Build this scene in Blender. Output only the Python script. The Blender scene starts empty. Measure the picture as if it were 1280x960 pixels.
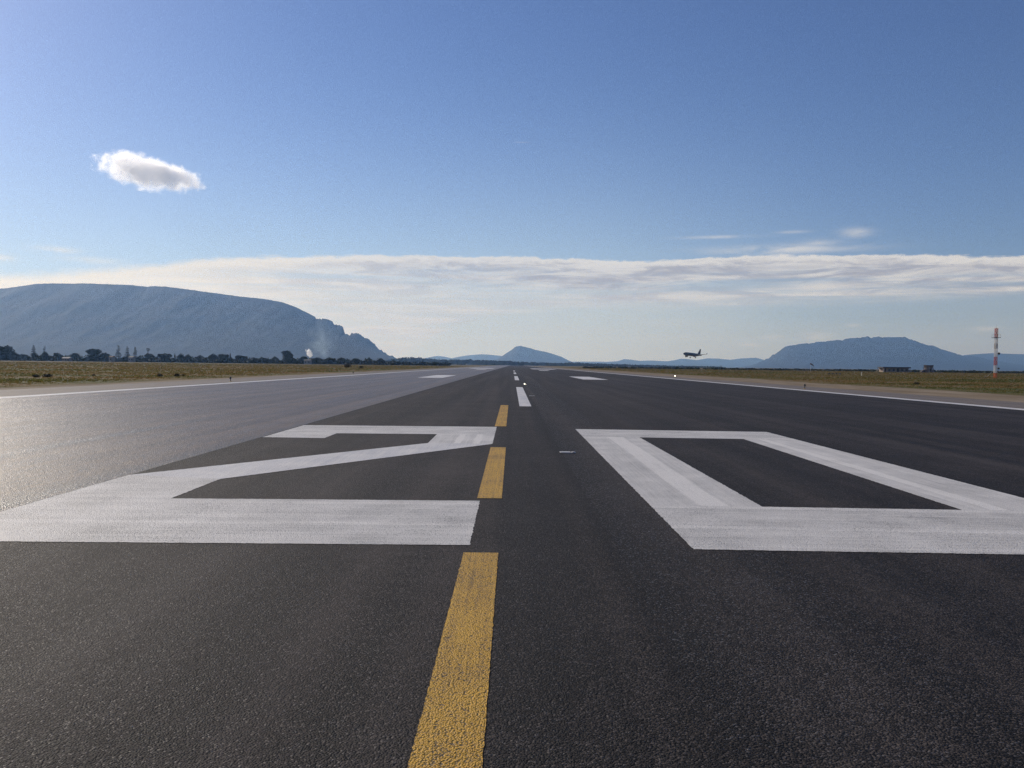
import bpy, math, random
import numpy as np
from mathutils import Matrix, Vector

S = bpy.context.scene
COL = S.collection
rnd = random.Random(7)
npr = np.random.default_rng(11)
rad = math.radians

# ------------------------------------------------------------------ camera
F_PX, EYE = 1031.0, 1.6                    # focal length in photo pixels, eye height in metres
cam_d = bpy.data.cameras.new('camera')
cam = bpy.data.objects.new('camera', cam_d); COL.objects.link(cam)
cam_d.sensor_width = 36.0
cam_d.lens = 36.0 * F_PX / 1280.0
cam_d.clip_start, cam_d.clip_end = 0.05, 120000.0
CR = Matrix.Rotation(math.pi / 2 - math.atan(24 / F_PX), 3, 'X') @ Matrix.Rotation(0.0118, 3, 'Z')
cam.matrix_world = Matrix.Translation((0, 0, EYE)) @ CR.to_4x4()
S.camera = cam

# ------------------------------------------------------------------ light
SUN_EL, SUN_AZ = rad(27), rad(-46)         # azimuth from the runway direction (+Y), negative = left
SKY_STRENGTH, SUN_STRENGTH, EXPOSURE = 0.10, 3.7, 0.0
SX, SY, SZ = math.sin(SUN_AZ) * math.cos(SUN_EL), math.cos(SUN_AZ) * math.cos(SUN_EL), math.sin(SUN_EL)
sl = bpy.data.lights.new('sun', 'SUN'); sl.energy = SUN_STRENGTH; sl.angle = rad(0.53); sl.color = (1.0, 0.91, 0.79)
sun = bpy.data.objects.new('sun', sl); COL.objects.link(sun)
sun.rotation_euler = Vector((SX, SY, SZ)).to_track_quat('Z', 'Y').to_euler()

S.view_settings.view_transform = 'Standard'
S.view_settings.look = 'None'
S.view_settings.exposure = EXPOSURE
S.view_settings.gamma = 1.0
S.render.engine = 'CYCLES'
S.cycles.use_denoising = True
S.cycles.denoising_prefilter = 'NONE'
S.cycles.volume_bounces = 14
S.cycles.max_bounces = 16
S.cycles.use_adaptive_sampling = False
S.cycles.volume_max_steps = 256


class NT:
    """small helper for building node trees"""
    def __init__(self, tree):
        self.t = tree; self.n = tree.nodes; self.l = tree.links

    def new(self, kind, **kw):
        nd = self.n.new(kind)
        for k, v in kw.items():
            setattr(nd, k, v)
        return nd

    def put(self, sock, v):
        if isinstance(v, bpy.types.NodeSocket):
            self.l.new(v, sock)
        elif v is not None:
            if isinstance(v, (tuple, list)) and sock.type == 'RGBA' and len(v) == 3:
                v = (*v, 1.0)
            sock.default_value = v

    def m(self, op, a, b=None, c=None, clamp=False):
        nd = self.new('ShaderNodeMath', operation=op, use_clamp=clamp)
        for i, v in enumerate((a, b, c)):
            if v is not None:
                self.put(nd.inputs[i], v)
        return nd.outputs[0]

    def add(self, a, b): return self.m('ADD', a, b)
    def sub(self, a, b): return self.m('SUBTRACT', a, b)
    def mul(self, a, b): return self.m('MULTIPLY', a, b)

    def step(self, v, lo, hi, to0=0.0, to1=1.0, smooth=True):
        nd = self.new('ShaderNodeMapRange', interpolation_type='SMOOTHSTEP' if smooth else 'LINEAR')
        self.put(nd.inputs[0], v)
        for i, x in zip((1, 2, 3, 4), (lo, hi, to0, to1)):
            self.put(nd.inputs[i], x)
        return nd.outputs[0]

    def mix(self, f, a, b, mode='MIX'):
        nd = self.new('ShaderNodeMix', data_type='RGBA', blend_type=mode, clamp_factor=True)
        self.put(nd.inputs[0], f); self.put(nd.inputs[6], a); self.put(nd.inputs[7], b)
        return nd.outputs[2]

    def noise(self, vec, scale, detail=3.0, rough=0.55, dist=0.0):
        nd = self.new('ShaderNodeTexNoise')
        self.put(nd.inputs['Vector'], vec); nd.inputs['Scale'].default_value = scale
        nd.inputs['Detail'].default_value = detail; nd.inputs['Roughness'].default_value = rough
        nd.inputs['Distortion'].default_value = dist
        return nd.outputs[0]

    def voro(self, vec, scale, feature='F1', rand=1.0):
        nd = self.new('ShaderNodeTexVoronoi', feature=feature)
        self.put(nd.inputs['Vector'], vec); nd.inputs['Scale'].default_value = scale
        nd.inputs['Randomness'].default_value = rand
        return nd

    def map(self, vec, scale=(1, 1, 1), rot=(0, 0, 0), loc=(0, 0, 0)):
        nd = self.new('ShaderNodeMapping')
        self.put(nd.inputs[0], vec)
        nd.inputs[1].default_value = loc; nd.inputs[2].default_value = rot; nd.inputs[3].default_value = scale
        return nd.outputs[0]

    def xyz(self, vec):
        nd = self.new('ShaderNodeSeparateXYZ'); self.put(nd.inputs[0], vec)
        return nd.outputs

    def vec(self, x, y, z):
        nd = self.new('ShaderNodeCombineXYZ')
        for i, v in enumerate((x, y, z)):
            self.put(nd.inputs[i], v)
        return nd.outputs[0]

    def ramp(self, f, stops):
        nd = self.new('ShaderNodeValToRGB'); self.put(nd.inputs[0], f)
        e = nd.color_ramp.elements
        while len(e) < len(stops):
            e.new(0.5)
        for el, (p, c) in zip(e, stops):
            el.position = p; el.color = (*c, 1.0) if len(c) == 3 else c
        return nd.outputs[0]

    def curve(self, x, pts, lo, hi):
        """piecewise curve through pts (x, y); x is brought to 0..1 over lo..hi"""
        t = self.step(x, lo, hi, smooth=False)
        nd = self.new('ShaderNodeFloatCurve')
        self.put(nd.inputs['Value'], t)
        ys = [p[1] for p in pts]; y0, y1 = min(ys), max(ys); y1 = y1 if y1 > y0 else y0 + 1
        c = nd.mapping.curves[0]
        P = [((p[0] - lo) / (hi - lo), (p[1] - y0) / (y1 - y0)) for p in pts]
        c.points[0].location = P[0]; c.points[-1].location = P[-1]
        for p in P[1:-1]:
            c.points.new(*p)
        nd.mapping.update()
        return self.step(nd.outputs[0], 0, 1, y0, y1, smooth=False)


# ------------------------------------------------------------------ sky
W = bpy.data.worlds.new('World'); S.world = W; W.use_nodes = True
wt = NT(W.node_tree); wt.n.clear()
out = wt.new('ShaderNodeOutputWorld')
bg = wt.new('ShaderNodeBackground'); bg.inputs[1].default_value = SKY_STRENGTH
sky = wt.new('ShaderNodeTexSky', sky_type='NISHITA', sun_disc=False)
sky.sun_elevation = SUN_EL; sky.sun_rotation = SUN_AZ
sky.altitude = 0.0; sky.air_density = 1.0; sky.dust_density = 0.4; sky.ozone_density = 2.5
dirv = wt.new('ShaderNodeTexCoord').outputs['Generated']
dx, dy, dz = wt.xyz(dirv)
el = wt.mul(wt.m('ARCSINE', dz), 57.2958)
az = wt.mul(wt.m('ARCTAN2', dx, dy), 57.2958)
# ------ the long layer cloud over the horizon
n1 = wt.noise(wt.vec(wt.mul(az, 0.10), wt.mul(el, 1.1), 0.0), 1.0, 6, 0.6, 0.6)
n2 = wt.noise(wt.vec(wt.mul(az, 0.22), wt.mul(el, 1.5), 3.7), 1.0, 7, 0.62, 0.7)
n3 = wt.noise(wt.vec(wt.mul(az, 0.07), wt.mul(el, 1.6), 8.1), 1.0, 6, 0.6, 0.5)
n4 = wt.noise(wt.vec(wt.mul(az, 0.5), wt.mul(el, 2.2), 5.5), 1.0, 6, 0.65, 0.8)
nrim = wt.noise(wt.vec(az, el, 1.3), 0.8, 5, 0.62)
top = wt.curve(az, [(-60, 4.4), (-31.8, 5.3), (-27.6, 5.78), (-23.1, 6.35), (-19.5, 6.8), (-14.4, 7.2), (-7.7, 7.45), (0, 7.5), (9.6, 7.3), (16.2, 7.45), (22.6, 7.3), (31.8, 6.8), (60, 5.6)], -60, 60)
topn = wt.add(wt.add(top, wt.mul(wt.sub(nrim, 0.5), 0.42)), wt.mul(wt.sub(n4, 0.5), 0.55))
below = wt.sub(topn, el)                      # degrees under the rim
soft = wt.curve(az, [(-60, 1.2), (-26, 0.8), (-18, 0.35), (-8, 0.22), (60, 0.16)], -60, 60)
m_top = wt.step(below, 0.0, soft)
bot = wt.curve(az, [(-60, -2.0), (-14, -1.6), (-6, 1.5), (1, 3.7), (8, 4.15), (14, 4.0), (20, 4.15), (32, 4.35), (60, 4.0)], -60, 60)
botn = wt.add(bot, wt.mul(wt.sub(n1, 0.5), 1.3))
m_bot = wt.step(wt.sub(el, botn), -0.35, 0.65)
dens = wt.mix(wt.step(below, 0.5, 1.8), (1, 1, 1), wt.step(n3, 0.36, 0.62, 0.25, 1.0))
m_bank = wt.mul(wt.mul(m_top, m_bot), dens)
sunside = wt.step(az, -34, -2, 1.0, 0.0)      # nearer the sun the thin cloud is brighter
core = wt.mul(wt.step(wt.add(below, wt.mul(wt.sub(n4, 0.5), 0.9)), 0.12, 0.85), wt.step(n2, 0.36, 0.62, 0.12, 1.0))
core = wt.mul(core, wt.curve(az, [(-60, 0.0), (-30, 0.05), (-18, 0.35), (-8, 0.75), (0, 0.9), (12, 1.0), (60, 1.0)], -60, 60))
core = wt.mul(core, wt.step(below, 1.6, 3.2, 1.0, 0.55))
white = wt.mix(sunside, (7.0, 7.1, 7.4), (9.4, 8.8, 7.8))
grey = wt.mix(sunside, (3.7, 3.85, 4.6), (6.8, 6.6, 6.4))
bankcol = wt.mix(core, white, grey)
# ------ the milky veil under the layer
veil = wt.mul(wt.step(below, 0.8, 3.0), wt.curve(az, [(-60, 0.9), (-20, 0.9), (-8, 0.8), (0, 0.66), (8, 0.6), (14, 0.38), (20, 0.22), (60, 0.2)], -60, 60))
veil = wt.mul(veil, wt.step(n1, 0.25, 0.7, 0.6, 1.0))
veilcol = wt.mix(sunside, (5.7, 6.0, 6.2), (8.4, 8.0, 7.2))
# ------ thin wisps above the layer
wn = wt.noise(wt.vec(wt.mul(az, 0.28), wt.mul(el, 1.4), 21.0), 1.0, 6, 0.6, 0.5)
def patch(a0, e0, wa, we):
    u = wt.m('POWER', wt.m('ABSOLUTE', wt.mul(wt.sub(az, a0), 1 / wa)), 2.0)
    v = wt.m('POWER', wt.m('ABSOLUTE', wt.mul(wt.sub(el, e0), 1 / we)), 2.0)
    return wt.m('EXPONENT', wt.mul(wt.add(u, v), -1.0))
pp = None
for a0, e0, wa, we, g in ((14.1, 8.67, 2.3, 0.10, 0.9), (18.6, 8.85, 0.9, 0.10, 0.6), (22.4, 8.6, 0.9, 0.30, 1.0), (20.6, 8.05, 1.5, 0.28, 0.95), (18.0, 7.75, 4.2, 0.30, 1.3),
                          (-29.1, 6.6, 1.2, 0.2, 0.9), (-31.9, 5.95, 0.9, 0.25, 0.9), (-27.0, 6.1, 1.8, 0.22, 0.6), (0.5, 15.0, 0.45, 0.04, 0.4),
                          (16.0, 1.5, 0.7, 0.14, 0.7), (20.2, 2.1, 0.9, 0.2, 1.0), (17.5, 2.0, 0.8, 0.16, 0.6), (22.4, 2.8, 0.4, 0.10, 0.7), (29.8, 2.5, 0.8, 0.14, 0.8)):
    q = wt.mul(patch(a0, e0, wa, we), g)
    pp = q if pp is None else wt.m('MAXIMUM', pp, q)
m_w = wt.mul(pp, wt.step(wn, 0.25, 0.62))
# far away from the picture the same thin cloud goes on
tint = wt.mix(1.0, sky.outputs[0], (0.53, 0.60, 0.845), 'MULTIPLY')
# pale high haze that whitens the lower sky, stronger on the sun's side
hazef = wt.mul(wt.m('EXPONENT', wt.mul(wt.mul(el, el), -1 / 110.0)), wt.curve(az, [(-60, 0.5), (-32, 0.5), (-10, 0.52), (0, 0.5), (14, 0.28), (32, 0.06), (60, 0.05)], -60, 60))
tint = wt.mix(hazef, tint, (6.0, 7.7, 9.0))
c = wt.mix(veil, tint, veilcol)
c = wt.mix(m_bank, c, bankcol)
c = wt.mix(wt.mul(m_w, 0.62), c, white)
wt.l.new(c, bg.inputs[0]); wt.l.new(bg.outputs[0], out.inputs[0])
W.cycles.sampling_method = 'MANUAL'; W.cycles.sample_map_resolution = 1024


# ------------------------------------------------------------------ placing by sight line
def ray(px, py):
    return CR @ Vector(((px - 640) / F_PX, -(py - 480) / F_PX, -1))
def at(px, py, Y):                           # the point at distance Y seen at a pixel of the photo
    d = ray(px, py); t = Y / d.y
    return Vector((d.x * t, Y, EYE + d.z * t))
def span(px0, px1, Y):                       # width in metres of a pixel span
    return (px1 - px0) * Y / F_PX

CROWN_X, CROWN = 0.5, 0.004
FIELD_Z = -0.125
def zr(x):                                    # cambered runway surface
    return -CROWN * abs(x - CROWN_X)


# ------------------------------------------------------------------ meshes and tags
class MB:
    def __init__(self):
        self.v, self.f = [], []
    def face(self, *pts):
        i = len(self.v); self.v += [tuple(p) for p in pts]; self.f.append(tuple(range(i, i + len(pts))))
        return self
    def box(self, cx, cy, cz, sx, sy, sz, rz=0.0):
        i = len(self.v); c, s = math.cos(rz), math.sin(rz)
        for z in (-.5, .5):
            for x, y in ((-.5, -.5), (.5, -.5), (.5, .5), (-.5, .5)):
                X, Y = x * sx, y * sy
                self.v.append((cx + X * c - Y * s, cy + X * s + Y * c, cz + z * sz))
        for q in ((3, 2, 1, 0), (4, 5, 6, 7), (0, 1, 5, 4), (1, 2, 6, 5), (2, 3, 7, 6), (3, 0, 4, 7)):
            self.f.append(tuple(i + k for k in q))
        return self
    def rings(self, rings, cap=True):
        n = len(rings[0]); i = len(self.v)
        for r in rings:
            self.v += [tuple(p) for p in r]
        for k in range(len(rings) - 1):
            for j in range(n):
                a = i + k * n + j; b = i + k * n + (j + 1) % n
                self.f.append((a, b, b + n, a + n))
        if cap:
            self.f.append(tuple(i + j for j in reversed(range(n))))
            self.f.append(tuple(i + (len(rings) - 1) * n + j for j in range(n)))
        return self
    def tube(self, p0, p1, r0, r1=None, n=8):
        r1 = r0 if r1 is None else r1
        p0, p1 = Vector(p0), Vector(p1); d = (p1 - p0).normalized()
        u = d.orthogonal().normalized(); w = d.cross(u)
        R = []
        for p, r in ((p0, r0), (p1, r1)):
            R.append([p + r * (math.cos(a) * u + math.sin(a) * w) for a in (2 * math.pi * k / n for k in range(n))])
        return self.rings(R)
    def lathe(self, prof, n=16, axis='z', c=(0, 0, 0)):
        R = []
        for h, r in prof:
            ring = []
            for k in range(n):
                a = 2 * math.pi * k / n
                p = (r * math.cos(a), r * math.sin(a), h) if axis == 'z' else (r * math.cos(a), h, r * math.sin(a))
                ring.append((p[0] + c[0], p[1] + c[1], p[2] + c[2]))
            R.append(ring)
        return self.rings(R)
    def mesh(self, name, mat, smooth=False):
        me = bpy.data.meshes.new(name); me.from_pydata(self.v, [], self.f); me.update()
        if mat: me.materials.append(mat)
        if smooth: me.polygons.foreach_set('use_smooth', [True] * len(me.polygons))
        return me
    def build(self, name, mat, parent=None, smooth=False):
        return link(name, self.mesh(name, mat, smooth), parent)

def link(name, data, parent=None):
    o = bpy.data.objects.new(name, data); COL.objects.link(o)
    if parent: o.parent = parent
    return o
def tag(o, label=None, cat=None, group=None, kind=None):
    for k, v in (('label', label), ('category', cat), ('group', group), ('kind', kind)):
        if v: o[k] = v
    return o
def empty(name, loc, label, cat, group=None, rz=0.0):
    o = link(name, None); o.location = loc; o.rotation_euler.z = rz; o.empty_display_size = 0.2
    return tag(o, label, cat, group)
def np_mesh(name, verts, faces, mat, smooth=False):
    """verts (n,3), faces (m,k) numpy -> mesh data"""
    me = bpy.data.meshes.new(name)
    k = faces.shape[1]
    me.vertices.add(len(verts)); me.vertices.foreach_set('co', verts.astype(np.float32).ravel())
    me.loops.add(faces.size); me.loops.foreach_set('vertex_index', faces.astype(np.int32).ravel())
    me.polygons.add(len(faces)); me.polygons.foreach_set('loop_start', np.arange(0, faces.size, k, dtype=np.int32))
    me.polygons.foreach_set('loop_total', np.full(len(faces), k, dtype=np.int32))
    me.update(calc_edges=True)
    if mat: me.materials.append(mat)
    if smooth: me.polygons.foreach_set('use_smooth', np.ones(len(faces), dtype=bool))
    return me
def grid_faces(nu, nv):
    i, j = np.meshgrid(np.arange(nu - 1), np.arange(nv - 1), indexing='ij')
    a = (i * nv + j).ravel()
    return np.stack([a, a + nv, a + nv + 1, a + 1], 1)
def vnoise2(x, y, seed=0):
    xi, yi = np.floor(x).astype(np.int64), np.floor(y).astype(np.int64)
    fx, fy = x - xi, y - yi
    fx, fy = fx * fx * (3 - 2 * fx), fy * fy * (3 - 2 * fy)
    def h(a, b):
        n = (a * 374761393 + b * 668265263 + seed * 1442695041) & 0xffffffff
        n = ((n ^ (n >> 13)) * 1274126177) & 0xffffffff
        return ((n ^ (n >> 16)) & 0xffff) / 65535.0
    return (h(xi, yi) * (1 - fx) + h(xi + 1, yi) * fx) * (1 - fy) + (h(xi, yi + 1) * (1 - fx) + h(xi + 1, yi + 1) * fx) * fy
def fbm(x, y, seed=0, oct=5, ridged=False):
    a, s, t = 1.0, 0.0, 0.0
    for k in range(oct):
        n = vnoise2(x * 2 ** k + 17.3 * k, y * 2 ** k - 9.1 * k, seed + k)
        if ridged: n = 1 - abs(2 * n - 1)
        s = s + a * n; t += a; a *= 0.5
    return s / t


# ------------------------------------------------------------------ materials
def mat(name, base=(0.5, 0.5, 0.5), rough=0.7, metal=0.0, spec=0.5):
    m = bpy.data.materials.new(name); m.use_nodes = True
    t = NT(m.node_tree); b = t.n['Principled BSDF']
    t.put(b.inputs['Base Color'], base); b.inputs['Roughness'].default_value = rough
    b.inputs['Metallic'].default_value = metal; b.inputs['Specular IOR Level'].default_value = spec
    return m, t, b
def obj_pos(t):
    return t.new('ShaderNodeNewGeometry').outputs['Position']
def worn(name, a, b2, scale, rough=0.7, metal=0.0, spec=0.4, bump=0.0):
    """plain paint, metal or plaster with uneven tone"""
    m, t, b = mat(name, a, rough, metal, spec)
    co = t.new('ShaderNodeTexCoord').outputs['Object']
    n = t.noise(co, scale, 5, 0.6)
    t.put(b.inputs['Base Color'], t.mix(t.step(n, 0.35, 0.68), a, b2))
    if bump:
        bp = t.new('ShaderNodeBump'); bp.inputs['Strength'].default_value = bump; bp.inputs['Distance'].default_value = 0.02
        t.put(bp.inputs['Height'], n); t.l.new(bp.outputs[0], b.inputs['Normal'])
    return m

def asphalt(name, dark, light, rough, spec, grain=105.0, depth=0.004, glint=0.0, streak=0.25, stain=None, coarse=0.2):
    m, t, b = mat(name, dark, rough, 0, spec)
    p = obj_pos(t)
    vor = t.voro(p, grain)
    cell = t.xyz(vor.outputs['Color'])[0]
    fine = t.noise(p, grain * 1.7, 2, 0.6)
    blot = t.noise(p, 0.55, 5, 0.6)
    stk = t.noise(t.map(p, (2.2, 0.035, 1)), 1.0, 5, 0.6)        # long streaks along the runway
    mid = t.noise(p, 7.0, 4, 0.65)
    wide = t.noise(t.map(p, (1.0, 0.015, 1)), 1.0, 4, 0.55)
    f = t.mul(t.m('POWER', cell, 2.2), 0.95)
    f = t.add(f, t.mul(t.sub(wide, 0.5), 1.3))
    f = t.add(f, t.mul(t.sub(fine, 0.5), 0.5))
    f = t.add(f, t.mul(t.sub(mid, 0.5), 0.5))
    f = t.add(f, t.mul(t.sub(blot, 0.5), 0.6))
    f = t.add(f, t.mul(t.sub(t.noise(p, 24.0, 3, 0.7), 0.5), coarse * 2))
    f = t.add(f, t.mul(t.sub(stk, 0.5), streak * 2.4))
    if stain is not None:                     # soft dark run of tar and rubber along the inset lights
        q = t.mul(t.sub(t.add(t.xyz(p)[0], t.mul(t.sub(t.noise(t.map(p, (0, 0.5, 1)), 1.0, 3, 0.6), 0.5), 0.12)), stain), 9.0)
        q = t.m('EXPONENT', t.mul(t.mul(q, q), -1.0))
        f = t.sub(f, t.mul(q, 0.2))
    t.put(b.inputs['Base Color'], t.mix(f, dark, light))
    hgt = t.add(t.mul(t.m('SUBTRACT', 1.0, vor.outputs['Distance']), 0.75), t.mul(fine, 0.45))
    hgt = t.add(hgt, t.mul(t.noise(p, grain * 0.33, 2, 0.5), 0.8))
    bp = t.new('ShaderNodeBump'); bp.inputs['Strength'].default_value = 1.0; bp.inputs['Distance'].default_value = depth
    t.put(bp.inputs['Height'], hgt); t.l.new(bp.outputs[0], b.inputs['Normal'])
    r = t.add(rough, t.mul(t.sub(cell, 0.5), 0.25))
    r = t.add(r, t.mul(t.sub(stk, 0.5), 0.22))
    if glint:
        r = t.m('SUBTRACT', r, t.mul(t.step(cell, 0.90, 0.96), glint))
    t.put(b.inputs['Roughness'], r)
    return m
M_FRESH = asphalt('asphalt_fresh', (0.007, 0.0057, 0.0051), (0.088, 0.073, 0.065), 0.74, 0.15, glint=0.3, depth=0.008, grain=98, stain=0.86, streak=0.45)
M_OLD = asphalt('asphalt_old', (0.035, 0.0235, 0.015), (0.285, 0.195, 0.120), 0.41, 0.22, grain=62, depth=0.009, streak=0.5, coarse=0.55)
M_COARSE = asphalt('asphalt_coarse', (0.007, 0.0057, 0.0051), (0.089, 0.074, 0.066), 0.74, 0.15, grain=92, depth=0.009, glint=0.5, stain=0.86, streak=0.45)
M_SHOULDER = asphalt('asphalt_shoulder', (0.12, 0.10, 0.083), (0.26, 0.218, 0.182), 0.75, 0.3, grain=60, depth=0.004, streak=0.4)

def paint(name, col, thin, direction, speck=0.5, rough=0.6, worn_amt=0.5, tex_depth=0.006, bands=(), pit0=0.62):
    """road paint on coarse asphalt; direction 'x' or 'y' is the way the roller went"""
    m, t, b = mat(name, col, rough, 0, 0.3)
    p = obj_pos(t)
    vor = t.voro(p, 95.0)
    cell = t.xyz(vor.outputs['Color'])[0]
    fine = t.noise(p, 170.0, 2, 0.6)
    sc = (0.12, 5.0, 1) if direction == 'x' else (5.0, 0.12, 1)
    roll = t.noise(t.map(p, sc), 1.0, 4, 0.65)
    roll2 = t.noise(t.map(p, tuple(6 * s for s in sc)), 1.0, 3, 0.6)
    blot = t.noise(p, 1.1, 5, 0.65)
    f = t.add(t.mul(t.sub(roll, 0.5), 0.9), t.mul(t.sub(roll2, 0.5), 0.65))
    f = t.add(f, t.mul(t.sub(blot, 0.5), 1.15))
    f = t.add(f, 0.42)
    x, y, z = t.xyz(p)
    for a, lo, hi, amt in bands:             # strips that got a second coat
        v = x if a == 'x' else y
        k = t.mul(t.step(v, lo, lo + 0.06), t.step(v, hi - 0.06, hi, 1.0, 0.0))
        f = t.sub(f, t.mul(k, amt))
    f = t.mul(f, worn_amt * 2)
    c = t.mix(f, col, thin)
    # dark pits between stones: bare spots, plus self-shadow painted in on the yellow
    pit = t.add(t.add(vor.outputs['Distance'], t.mul(t.sub(fine, 0.5), 0.9)), t.mul(t.sub(t.add(roll2, blot), 1.0), 0.55))
    pits = t.mul(t.step(pit, pit0, pit0 + 0.3), speck)
    c = t.mix(pits, c, (0.03, 0.03, 0.03))
    c = t.mix(t.mul(t.step(cell, 0.0, 0.35, 1.0, 0.0), 0.18), c, (0.2, 0.19, 0.18))
    t.put(b.inputs['Base Color'], c)
    hgt = t.add(t.mul(t.m('SUBTRACT', 1.0, vor.outputs['Distance']), 0.75), t.mul(fine, 0.4))
    hgt = t.add(hgt, t.mul(t.noise(p, 32.0, 2, 0.5), 0.8))
    bp = t.new('ShaderNodeBump'); bp.inputs['Strength'].default_value = 1.0; bp.inputs['Distance'].default_value = tex_depth
    t.put(bp.inputs['Height'], hgt); t.l.new(bp.outputs[0], b.inputs['Normal'])
    return m
WHITE, WTHIN = (0.82, 0.78, 0.715), (0.46, 0.44, 0.405)
M_WX = paint('white_paint_across', WHITE, WTHIN, 'x', speck=0.75, bands=(('y', 8.12, 8.32, 0.25), ('y', 9.3, 9.5, 0.2)))
M_WY = paint('white_paint_along', WHITE, WTHIN, 'y', speck=0.3, bands=(('x', 2.15, 2.55, 0.55), ('x', 5.55, 5.80, 0.5)))
M_WD = paint('white_paint_plain', WHITE, (0.5, 0.5, 0.52), 'y', speck=0.3)
M_WP = paint('white_paint_patchy', WHITE, WTHIN, 'y', speck=0.25, bands=(('x', -1.2, -1.0, 0.6), ('x', -0.8, -0.62, 0.7)))
M_YEL = paint('yellow_paint', (0.72, 0.40, 0.028), (0.50, 0.27, 0.022), 'y', speck=0.8, tex_depth=0.013, pit0=0.54)  # stronger pits: shade of the coarse grain put into the colour

# ground cover
def field_material():
    m, t, b = mat('dry_field', (0.1, 0.09, 0.05), 0.95, 0, 0.1)
    p = obj_pos(t)
    a = t.noise(t.map(p, (0.35, 1, 1)), 0.05, 5, 0.68)
    c2 = t.noise(p, 0.35, 5, 0.65)
    c3 = t.noise(p, 3.0, 3, 0.6)
    col = t.ramp(t.add(t.add(t.mul(a, 0.75), t.mul(c2, 0.3)), t.mul(t.sub(c3, 0.5), 0.2)),
                 [(0.38, (0.06, 0.072, 0.018)), (0.47, (0.105, 0.097, 0.032)), (0.56, (0.155, 0.11, 0.045)), (0.70, (0.22, 0.142, 0.068))])
    t.put(b.inputs['Base Color'], col)
    return m
M_FIELD = field_material()
def verge_material():
    m, t, b = mat('dry_verge', (0.3, 0.24, 0.17), 0.95, 0, 0.1)
    p = obj_pos(t)
    a = t.noise(t.map(p, (1, 0.2, 1)), 0.5, 5, 0.65)
    c2 = t.noise(p, 6.0, 4, 0.6)
    t.put(b.inputs['Base Color'], t.ramp(t.add(t.mul(a, 0.7), t.mul(c2, 0.3)), [(0.32, (0.15, 0.105, 0.06)), (0.5, (0.24, 0.185, 0.12)), (0.68, (0.32, 0.26, 0.19))]))
    return m
M_VERGE = verge_material()
def grass_material():
    m, t, b = mat('dry_grass', (0.15, 0.13, 0.05), 0.9, 0, 0.1)
    p = obj_pos(t)
    a = t.noise(t.map(p, (0.35, 1, 1)), 0.05, 5, 0.68)
    c2 = t.noise(p, 0.4, 4, 0.65)
    isl = t.new('ShaderNodeNewGeometry').outputs['Random Per Island']
    col = t.ramp(t.add(t.add(t.mul(a, 0.7), t.mul(c2, 0.25)), t.mul(isl, 0.14)),
                 [(0.40, (0.066, 0.088, 0.018)), (0.49, (0.130, 0.125, 0.034)), (0.58, (0.205, 0.140, 0.053)), (0.72, (0.29, 0.18, 0.082))])
    t.put(b.inputs['Base Color'], col)
    tr = t.new('ShaderNodeBsdfTranslucent'); t.put(tr.inputs[0], col)
    mx = t.new('ShaderNodeMixShader'); mx.inputs[0].default_value = 0.5
    t.l.new(b.outputs[0], mx.inputs[1]); t.l.new(tr.outputs[0], mx.inputs[2])
    t.l.new(mx.outputs[0], t.n['Material Output'].inputs[0])
    return m
M_GRASS = grass_material()
def leaf_material(name, a, b2, scale=0.25):
    m, t, b = mat(name, a, 0.75, 0, 0.2)
    p = obj_pos(t)
    n = t.noise(p, scale, 3, 0.6)
    isl = t.new('ShaderNodeNewGeometry').outputs['Random Per Island']
    t.put(b.inputs['Base Color'], t.mix(t.add(t.mul(n, 0.6), t.mul(isl, 0.5)), a, b2))
    return m
M_LEAF = leaf_material('dark_foliage', (0.018, 0.026, 0.014), (0.06, 0.075, 0.035))
M_LEAF2 = leaf_material('grey_green_foliage', (0.035, 0.045, 0.03), (0.10, 0.11, 0.07))
M_CONIF = leaf_material('conifer_foliage', (0.016, 0.026, 0.018), (0.05, 0.065, 0.04))
M_BUSH = leaf_material('shrub_foliage', (0.035, 0.032, 0.014), (0.10, 0.08, 0.04), 2.0)
M_BARK = worn('bark', (0.06, 0.045, 0.033), (0.11, 0.085, 0.065), 3.0, 0.9)
def mountain_material(name, a, rock, scale):
    m, t, b = mat(name, a, 0.95, 0, 0.1)
    p = obj_pos(t)
    n = t.noise(p, scale, 6, 0.62)
    n2 = t.noise(p, scale * 7, 5, 0.65)
    z = t.xyz(t.new('ShaderNodeNewGeometry').outputs['Normal'])[2]
    f = t.add(t.mul(t.sub(t.add(t.mul(n, 0.6), t.mul(n2, 0.4)), 0.42), 3.2), t.mul(t.sub(0.75, z), 0.7))
    t.put(b.inputs['Base Color'], t.mix(f, a, rock))
    return m
M_MTN = mountain_material('scrub_mountain', (0.018, 0.021, 0.015), (0.06, 0.056, 0.05), 0.0035)
M_MTN2 = mountain_material('far_mountain', (0.022, 0.025, 0.019), (0.06, 0.056, 0.05), 0.002)
M_WOODLAND = leaf_material('woodland_slope', (0.02, 0.027, 0.014), (0.10, 0.085, 0.045), 0.02)

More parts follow.
